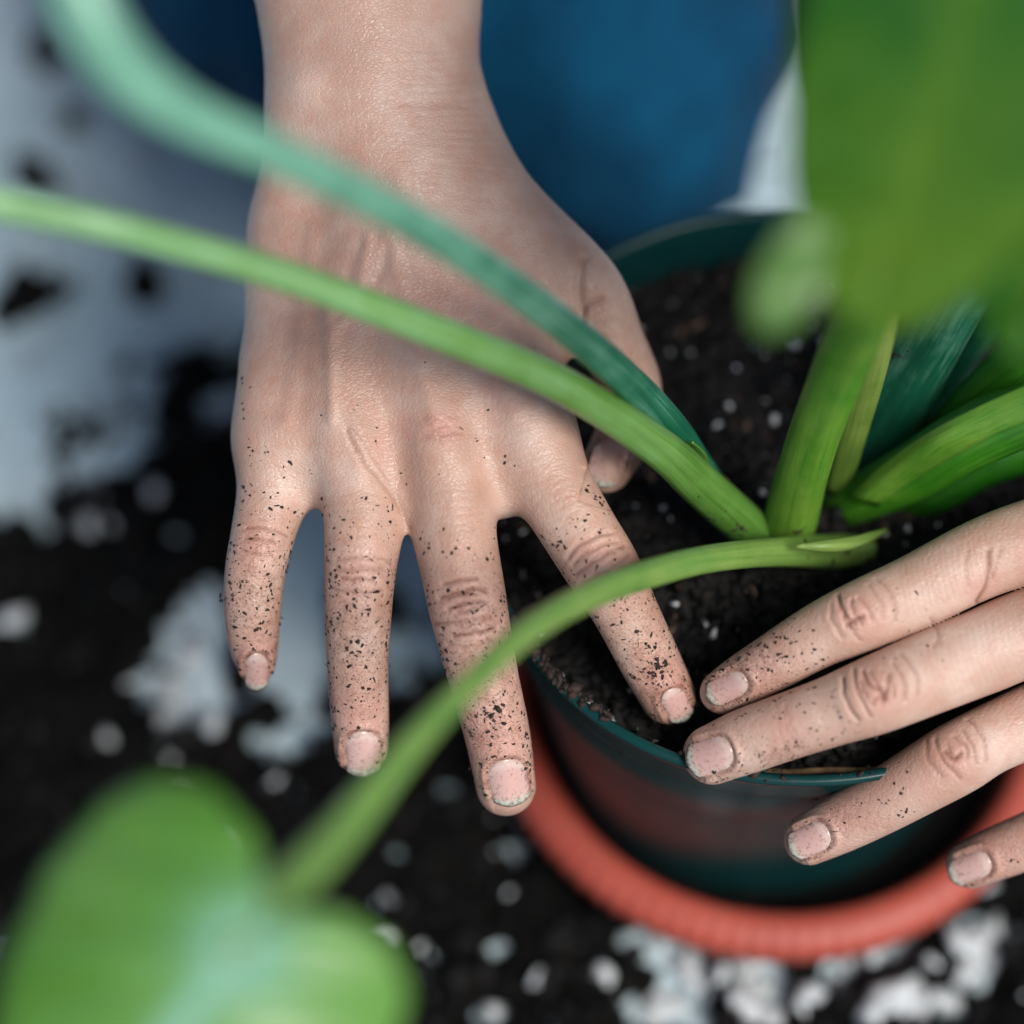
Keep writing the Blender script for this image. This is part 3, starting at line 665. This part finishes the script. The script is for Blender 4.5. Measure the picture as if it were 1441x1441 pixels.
thumb = [(640, 245, -.022, 56), (735, 325, -.022, 58), (800, 382, -.021, 55), (838, 420, -.021, 47), (862, 480, -.023, 45), (885, 540, -.028, 45), (886, 585, -.031, 43), (872, 625, -.030, 40), (853, 657, -.027, 36)]
mc = [[(450, -360, -.040, 110), (440, -120, -.030, 98), (445, 60, -.025, 74), (440, 170, -.022, 68), (425, 280, -.023, 60), (405, 400, -.021, 55), (400, 600, -.018, 50)],
      [(600, -360, -.040, 110), (590, -120, -.030, 98), (600, 60, -.025, 74), (600, 170, -.022, 72), (570, 280, -.020, 66), (500, 420, -.017, 60), (490, 600, -.014, 54)],
      [(520, -360, -.036, 112), (515, -120, -.024, 105), (520, 60, -.020, 88), (525, 180, -.018, 80), (560, 300, -.017, 72), (580, 420, -.015, 64), (618, 600, -.013, 56)],
      [(620, 200, -.024, 62), (640, 300, -.020, 66), (675, 420, -.017, 64), (735, 590, -.014, 58)],
      [(660, 260, -.026, 52), (720, 380, -.024, 55), (748, 470, -.024, 50)],
      [(430, 330, -.032, 60), (440, 560, -.030, 52)], [(600, 330, -.036, 70), (620, 540, -.034, 60)]]
fa = [chain(c) for c in (pinky, ring, mid_, index, thumb)]
web = [chain([(400, 625, -.018, 40), (440, 650, -.018, 36), (500, 675, -.015, 34), (567, 702, -.015, 30), (630, 690, -.014, 36), (702, 690, -.015, 34), (745, 655, -.014, 38)], 5)]
V, Fq, N = surface([chain(c, 4) for c in mc] + web, fa, .00037, .014, .007, .008)
S = Sculpt(V, N)
# knuckles, tendons, hollows between them
for x, y, r, a in [(618, 605, 34, .9), (738, 600, 40, .7), (490, 612, 30, .5), (400, 612, 36, .7), (650, 862, 40, .25), (848, 795, 36, .3), (430, 118, 36, 1.3), (500, 880, 60, .1)]: S.blob(x, y, r, a)
for x, y, rx, ry, a in [(484, 640, 22, 46, -.75), (553, 640, 30, 52, -.5), (684, 640, 34, 56, -.5), (445, 640, 24, 40, -.35), (560, 430, 34, 100, -.3), (660, 470, 36, 100, -.35)]:
    S.blob(x, y, rx, a, ry=ry)
for pl_, a, sg in [([(462, 420), (466, 500), (468, 590)], .7, 10), ([(548, 330), (575, 450), (612, 590)], .45, 12), ([(612, 330), (660, 450), (725, 580)], .5, 13), ([(440, 330), (425, 460), (405, 590)], .35, 12),
                   ([(520, 330), (500, 420), (470, 470)], .35, 8), ([(505, 345), (492, 375), (488, 400)], -.35, 9), ([(545, 350), (538, 375), (530, 395)], -.5, 9), ([(560, 250), (575, 300), (620, 350)], .3, 14),
                   ([(640, 700), (640, 760)], .3, 16), ([(700, 250), (770, 330), (815, 370)], .3, 18)]: S.line(pl_, a, sg)
# skin folds
S.line([(488, 605), (505, 640), (535, 675), (560, 710), (575, 745)], -.4, 5, .32)
S.line([(500, 610), (530, 650), (556, 692), (566, 720)], -.2, 3, .18)
S.line([(820, 365), (815, 400), (817, 440), (812, 500)], -1.0, 7, .12); S.line([(819, 442), (828, 428), (848, 418)], -.6, 4.5, .22); S.line([(834, 456), (850, 450), (866, 446)], -.3, 5, .06); S.line([(836, 400), (846, 385)], -.2, 5)
S.line([(832, 440), (852, 431)], .35, 6)
S.line([(455, 142), (520, 138), (600, 148), (680, 140)], -.18, 7, .05); S.line([(560, 148), (600, 144), (650, 150)], -.12, 3.2, .10)
for q in range(16): S.line([(540 + q * 6, 70 + 11 * q + (q % 3) * 3), (600 + q * 5, 74 + 11 * q), (672 + q * 3, 66 + 12 * q)], -.07, 2.8, .05)
for q in range(9): S.line([(470 + q * 4, 168 + 13 * q), (560, 172 + 13 * q), (660 + q * 5, 182 + 14 * q)], -.06, 4)
S.wrinkles(848, 797, .5, .87, 42, [-30, -19, -8, 4, 16, 28], .55, 3.2, .5, 14, 3)
S.wrinkles(852, 800, .5, .87, 22, [-13, -2, 9], .35, 2.8, .45, 8, 4)
S.wrinkles(657, 862, .16, .98, 47, [-34, -22, -8, 8, 22, 34], .62, 3.2, .85, 14, 5)
S.wrinkles(655, 858, .16, .98, 26, [-14, 1, 15], .4, 2.8, .5, 9, 15)
S.wrinkles(506, 803, 0, 1, 42, [-14, -2, 10, 24], .42, 3.0, .7, 7, 9)
S.wrinkles(368, 762, -.15, 1, 34, [-14, -2, 12], .32, 3, .55, 5, 2)
S.wrinkles(911, 925, .5, .87, 26, [-10, -4, 3, 9], .14, 2.8, .3, 3, 3); S.wrinkles(690, 985, .2, .97, 32, [-12, -5, 3, 10], .10, 2.8, .15, 3, 8)
S.wrinkles(504, 950, 0, 1, 30, [-10, -3, 5], .08, 2.8, .12, 3, 4); S.wrinkles(357, 895, 0, 1, 26, [-8, 0, 7], .08, 2.8, .15, 3, 4)
for q in range(26):                     # cobweb of little creases over the middle knuckle
    a = random.uniform(0, 6.28); r = random.uniform(4, 26); x, y = 624 + r * math.cos(a), 605 + r * math.sin(a) * .8; b = random.uniform(-.6, .6)
    S.line([(x - 12 * math.cos(b), y - 8 * math.sin(b)), (x, y + random.uniform(-3, 3)), (x + 12 * math.cos(b), y + 8 * math.sin(b))], -.10, 2.6, .16)
for cx, cy, ax, ay, hw, n_ in [(740, 640, .35, 1, 45, 10), (640, 720, .1, 1, 42, 7), (506, 730, 0, 1, 40, 6), (385, 690, -.1, 1, 38, 5), (790, 715, .45, .9, 42, 6)]:
    S.wrinkles(cx, cy, ax, ay, hw, [(-n_ / 2 + q) * 9 for q in range(n_)], .06, 3, .08, 10, 1)
NA_ = [(511, 1060, .05, 1, 31, 27), (716, 1100, .22, 1, 32, 29), (361, 945, -.02, 1, 25, 17), (952, 992, .45, .87, 24, 20), (856, 650, -.30, .95, 34, 25)]
for q in NA_[:3]: S.nail(*q)
S.nail(*NA_[3]); S.nail(*NA_[4])
for x, y, r, v in [(622, 602, 22, 1.), (575, 600, 18, .35), (540, 630, 16, .4), (657, 862, 50, .5), (506, 810, 42, .5), (850, 795, 44, .45), (366, 765, 36, .55), (935, 960, 40, .6), (700, 1040, 60, .75), (508, 1010, 55, .6), (362, 920, 40, .7), (700, 560, 40, .2),
                   (600, 420, 60, .25), (690, 400, 60, .2), (850, 600, 30, .5), (510, 380, 34, .3), (400, 590, 40, .15)]: S.blob(x, y, r, 0, 'red', v)
for x, y, r, v in [(470, 600, 24, .9), (738, 610, 36, .7), (712, 712, 28, .8), (432, 118, 36, .9), (640, 690, 26, .4), (455, 690, 18, .5), (540, 60, 110, .35), (400, 700, 18, .5), (520, 900, 22, .6), (700, 930, 30, .5), (560, 140, 60, .3)]: S.blob(x, y, r, 0, 'pale', v)
for x, y, rx, ry, v in [(360, 830, 60, 130, .55), (505, 900, 70, 130, .6), (680, 960, 80, 160, .62), (690, 1010, 60, 80, .8), (905, 900, 70, 90, .5), (930, 950, 40, 60, .8), (657, 870, 60, 45, .6), (850, 560, 40, 50, .8)]: S.blob(x, y, rx, 0, 'grime', v, ry=ry)
rh, bvA = finish_hand('right_hand', S, Fq, person)
for q in NA_: add_nail(bvA, rh, *q)

# ---- left hand, coming in from the right
i2 = [(1560, 740, -.006, 66), (1460, 760, -.004, 60), (1385, 785, -.002, 56), (1290, 832, 0, 52.5), (1210, 868, .002, 50), (1150, 896, 0, 45), (1085, 934, -.003, 40), (1045, 957, -.006, 36), (1016, 974, -.008, 31)]
m2 = [(1570, 860, -.004, 68), (1450, 890, -.002, 62), (1380, 918, 0, 60), (1305, 948, .004, 58), (1232, 978, .007, 55), (1170, 1001, .005, 49.5), (1100, 1025, .002, 47), (1050, 1043, -.001, 46), (1003, 1062, -.004, 42)]
r2 = [(1600, 960, -.012, 60), (1500, 995, -.008, 55), (1402, 1036, -.003, 49), (1345, 1068, -.002, 51), (1290, 1100, -.004, 48), (1235, 1132, -.007, 44), (1185, 1158, -.010, 41), (1139, 1181, -.012, 36)]
l2 = [(1640, 1080, -.022, 52), (1540, 1140, -.019, 44), (1470, 1173, -.018, 40), (1410, 1198, -.020, 37.5), (1364, 1217, -.022, 32)]
t2 = [(1740, 720, -.03, 66), (1620, 640, -.045, 56), (1540, 640, -.055, 48), (1480, 660, -.06, 40)]
mc2 = [[(1560, 745, -.010, 60), (1700, 760, -.012, 68), (1850, 850, -.016, 76), (1990, 900, -.02, 90)], [(1570, 862, -.008, 62), (1720, 850, -.009, 68), (1850, 880, -.014, 76), (1990, 920, -.02, 92)],
       [(1600, 962, -.014, 58), (1730, 930, -.014, 64), (1850, 910, -.018, 74), (1990, 940, -.02, 90)], [(1640, 1080, -.022, 52), (1740, 1010, -.022, 60), (1850, 950, -.024, 70), (1990, 960, -.025, 86)],
       [(1600, 860, -.028, 60), (1800, 880, -.032, 66)]]
V, Fq, N = surface([chain(c, 4) for c in mc2], [chain(c) for c in (i2, m2, r2, l2, t2)], .00037, .012, .006, 0.)
S = Sculpt(V, N)
for x, y, r, a in [(1208, 862, 30, .25), (1232, 972, 34, .3), (1345, 1062, 32, .25)]: S.blob(x, y, r, a)
S.wrinkles(1212, 860, -.9, .42, 38, [-34, -20, 18, 30], .38, 3.0, .6, 14, 3)
S.wrinkles(1210, 864, -.9, .42, 22, [-8, 4, 13], .4, 2.8, .5, 8, 13)
S.wrinkles(1236, 968, -.93, .36, 44, [-38, -24, 20, 34], .5, 3.2, .75, 18, 5)
S.wrinkles(1234, 968, -.93, .36, 26, [-12, 0, 11], .5, 2.9, .6, 10, 15)
S.wrinkles(1345, 1056, -.87, .5, 36, [-30, -16, 16, 28], .3, 3.2, .45, 12, 7)
S.wrinkles(1345, 1058, -.87, .5, 20, [-8, 4], .35, 2.9, .45, 6, 17)
S.wrinkles(1104, 1024, -.93, .36, 32, [-14, -6, 2, 9], .15, 2.8, .3, -4, 3); S.wrinkles(1082, 936, -.9, .42, 26, [-10, -2, 6], .1, 2.8, .15, -3, 2)
S.line([(1192, 880), (1203, 872), (1214, 868)], -.45, 4.5, .75); S.line([(1178, 838), (1186, 862), (1204, 878)], -.4, 3.6, .55)
S.line([(1245, 985), (1238, 970), (1222, 962), (1215, 945)], -.5, 4, .75); S.line([(1250, 950), (1246, 975), (1230, 985)], -.35, 4, .5)
S.line([(1330, 1058), (1342, 1068), (1352, 1060)], -.5, 4.5, .7)
S.line([(1391, 775), (1392, 800), (1388, 825), (1375, 848)], -.5, 4.5, .6); S.line([(1362, 775), (1358, 800), (1364, 825)], -.2, 3.4, .25); S.line([(1408, 770), (1402, 795), (1396, 815)], -.2, 3.4, .25)
S.line([(1310, 870), (1320, 895), (1314, 910)], -.2, 3.4, .3)
for q in range(16):
    x = 1265 + q * 8; S.line([(x, 800 - q * 3.2), (x + 6, 832 - q * 2.6), (x + 14, 868 - q * 3.4)], -.07, 3, .10)
    S.line([(1295 + q * 9, 915 - q * 4), (1303 + q * 9, 950 - q * 3.6), (1318 + q * 9, 985 - q * 3)], -.06, 3, .06)
    S.line([(1140 + q * 2, 975), (1150 + q * 2, 1000), (1160 + q * 2, 1030)], -.03, 3, .03)
NB_ = [(1024, 968, -.9, .42, 30, 20), (1000, 1064, -.95, .3, 32, 27), (1140, 1182, -.9, .42, 30, 23), (1366, 1221, -.92, .38, 30, 21)]
for q in NB_: S.nail(*q)
for x, y, r, v in [(1205, 862, 34, .5), (1232, 972, 38, .5), (1345, 1060, 36, .5), (1105, 1024, 30, .5), (1060, 950, 50, .5), (1080, 925, 36, .5), (1180, 1150, 60, .5), (1390, 1200, 50, .6), (1380, 830, 24, .5), (1020, 1040, 40, .3), (1300, 1110, 30, .4)]: S.blob(x, y, r, 0, 'red', v)
for x, y, r, v in [(1300, 852, 40, .7), (1140, 930, 24, .5), (1160, 1012, 40, .6), (1400, 900, 50, .6), (1280, 1130, 40, .5), (1055, 1062, 18, .7), (1400, 1055, 30, .5)]: S.blob(x, y, r, 0, 'pale', v)
for x, y, rx, ry, v in [(1060, 935, 50, 40, .7), (1000, 1070, 60, 50, .5), (1110, 1060, 70, 20, .5), (1170, 1150, 70, 40, .4), (1390, 1205, 60, 40, .4)]: S.blob(x, y, rx, 0, 'grime', v, ry=ry)
lh, bvB = finish_hand('left_hand', S, Fq, person)
for q in NB_: add_nail(bvB, lh, *q)

# ---- jeans
jl = [[(800, 72, -.180, 318), (815, -140, -.20, 335), (830, -520, -.24, 340), (840, -900, -.26, 340)], [(480, -130, -.17, 330), (560, -60, -.18, 300), (700, -150, -.2, 320), (640, -700, -.24, 380)], [(480, -130, -.17, 330), (420, -500, -.19, 360), (360, -900, -.2, 370)]]
V, Fq, N = surface([chain(c, 4) for c in jl], [], .0036, .018, .02)
Wd = to_world(V); Nw = N[:, :1] * RT + N[:, 1:2] * UP - N[:, 2:3] * FW
f = np.array([mn.fractal(Vector((p[0] * 14 + p[1] * 9, p[1] * 7 - p[0] * 6, p[2] * 12)), 1, 2, 3) for p in Wd])
f = -np.abs(f) * .009 + .003
Wd = Wd + Nw * f[:, None]; Wd[:, 2] = np.maximum(Wd[:, 2], .002)
link('jeans', mesh('jeans', Wd, Fq), denim_mat(), person)

# ============================================================ soil crumbs sticking to the hands
def crumbs_on(bvh, spots, marks, name, label):
    c = Crumbs()
    def near_(x, y):
        p0 = W(x, y, -.012); loc, n_, _, _ = bvh.find_nearest(Vector(p0)); loc = np.array(loc); dd = p0 - loc; l = np.linalg.norm(dd)
        return loc + dd / (l + 1e-9) * min(l, .0009), np.array(n_)
    for (x0, y0, r0, x1, y1, r1, cnt, big) in spots:
        for _ in range(int(cnt * 1.35)):
            t = rng.random(); s_ = rng.uniform(-1, 1)
            if rng.random() < .35: s_ = math.copysign(rng.uniform(.8, 1.05), s_)
            L = math.hypot(x1 - x0, y1 - y0); ux, uy = (x1 - x0) / L, (y1 - y0) / L; r = r0 + (r1 - r0) * t
            x, y = x0 + ux * L * t - uy * s_ * r, y0 + uy * L * t + ux * s_ * r
            p, n_ = cast(bvh, x, y)
            if p is None: p, n_ = near_(x, y)
            sz = .00007 + rng.exponential(.000085) * big
            if rng.random() < .06: sz *= 2.3
            sz = min(sz, .00038 + .00008 * rng.random())
            if rng.random() < .08: c.add(p + n_ * sz * .1, n_, sz * .8, rng.uniform(2, 3.5), .5)
            else: c.add(p + n_ * sz * .1, n_, sz, rng.uniform(1, 1.7), .6, .6)
    for (x, y, s_, k) in marks:                          # the larger flakes one can pick out
        for _ in range(k):
            p, n_ = cast(bvh, x + rng.normal() * s_ * .9, y + rng.normal() * s_ * .9)
            if p is None: p, n_ = near_(x, y)
            q = s_ * .000156 * rng.uniform(.12, .42) * (1.2 if s_ < 6 else .9); c.add(p + n_ * q * .15, n_, q, rng.uniform(1, 1.9), .6, .65)
    o = c.build(name, MD); tag(o, label, 'soil crumbs', kind='stuff'); return o
crumbs_on(bvA, [(385, 690, 46, 360, 800, 42, 90, 1), (360, 800, 42, 360, 955, 26, 170, 1.1), (505, 700, 50, 506, 800, 49, 60, 1), (506, 800, 49, 506, 1085, 38, 330, 1.25), (640, 740, 55, 655, 830, 54, 45, 1), (655, 830, 54, 714, 1130, 40, 330, 1.2),
                (800, 720, 50, 850, 800, 50, 55, 1), (870, 840, 46, 955, 1010, 34, 170, 1.1), (700, 560, 100, 500, 640, 60, 12, 1.2), (860, 500, 30, 850, 600, 30, 40, 1), (400, 640, 45, 390, 690, 45, 14, 1), (348, 500, 8, 350, 640, 8, 8, 1.6)],
          [(686, 578, 4, 2), (672, 618, 4, 2), (533, 600, 3, 2), (530, 625, 3.5, 2), (567, 661, 4, 2), (452, 585, 3, 1), (616, 668, 2.5, 1), (373, 631, 3, 2), (790, 770, 7, 7), (775, 765, 3, 2), (832, 690, 7, 6), (842, 705, 5, 4), (925, 945, 9, 26), (915, 915, 7, 10), (893, 950, 4, 5), (905, 940, 5, 6), (932, 962, 4, 5),
           (467, 776, 5, 2), (521, 777, 6, 3), (646, 771, 5, 2), (606, 769, 4, 3), (340, 822, 6, 6), (312, 845, 6, 8), (307, 838, 5, 5), (356, 828, 4, 4), (355, 910, 5, 6), (360, 930, 5, 5), (348, 945, 5, 5), (370, 880, 5, 3), (475, 860, 4, 2), (500, 846, 4, 3), (521, 867, 5, 2), (500, 922, 5, 3), (498, 960, 5, 3),
           (508, 968, 4, 2), (525, 1040, 5, 6), (545, 1035, 4, 3), (470, 820, 5, 4), (468, 1000, 5, 5), (462, 880, 4, 3), (712, 960, 6, 3), (742, 1078, 6, 5), (690, 1005, 8, 12), (700, 1012, 10, 10), (660, 830, 4, 4), (598, 830, 5, 5), (610, 905, 5, 4), (668, 856, 5, 4), (300, 836, 4, 10), (308, 846, 4, 8), (304, 842, 3, 6), (455, 760, 3, 5), (456, 845, 3, 5), (458, 935, 3, 6), (468, 1025, 3, 6), (592, 820, 3, 6), (606, 880, 3, 6), (626, 960, 3, 5), (398, 870, 3, 4), (405, 790, 3, 3), (705, 862, 5, 4), (634, 945, 6, 4), (336, 770, 4, 4), (388, 760, 3, 2)],
          'hand_crumbs', 'dark soil crumbs clinging to the spread fingers of the right hand')
crumbs_on(bvB, [(1150, 895, 42, 1000, 985, 28, 130, 1.1), (1200, 985, 46, 980, 1070, 38, 90, 1), (1130, 1050, 14, 1000, 1095, 8, 40, 1), (1290, 1100, 40, 1120, 1185, 30, 30, 1.1), (1441, 1187, 36, 1350, 1222, 28, 16, 1.1), (1330, 940, 40, 1250, 960, 40, 5, 1.1), (1300, 830, 30, 1230, 860, 30, 5, 1.)],
          [(997, 962, 6, 6), (1100, 925, 8, 7), (1113, 903, 5, 4), (1075, 914, 5, 5), (1142, 888, 4, 3), (1025, 940, 4, 3), (1095, 1003, 6, 4), (1127, 995, 4, 2), (1150, 992, 4, 2), (1170, 998, 4, 3), (1184, 1002, 3, 2), (1106, 985, 3, 2), (1172, 973, 4, 3), (1265, 1112, 5, 3), (1245, 1125, 6, 5), (1270, 1140, 6, 4), (1215, 1128, 4, 2),
           (1135, 1163, 4, 2), (1155, 1155, 3, 2), (1136, 1206, 4, 3), (1027, 1073, 4, 4), (975, 1048, 4, 3), (1280, 890, 3, 2), (1345, 1210, 3, 3), (1345, 1245, 4, 5), (1430, 1208, 4, 2), (1262, 925, 3, 1), (1012, 1036, 3, 1)],
          'hand_crumbs', 'dark soil crumbs sticking to the closed fingers of the left hand')
pc = Crumbs()
for o_, pts in ((s1, [(1000, 735, 40), (1040, 745, 14), (960, 705, 20)]), (s3, [(1200, 780, 22), (1150, 775, 30)]), (s4, [(1095, 800, 22), (1120, 750, 20)]), (s6, [(1265, 500, 10)])):
    me = o_.data; bv = BVHTree.FromPolygons([v.co for v in me.vertices], [tuple(p.vertices) for p in me.polygons])
    for x, y, r in pts:
        for _ in range(16):
            p, n_ = cast(bv, x + rng.normal() * r * .6, y + rng.normal() * r * .3)
            if p is not None: s_ = .00012 + abs(rng.normal(0, .0002)); pc.add(p, n_, s_, rng.uniform(1, 2.4), .5)
tag(pc.build('stalk_crumbs', MD), 'tiny soil crumbs sticking to the bases of the green stalks', 'soil crumbs', kind='stuff')
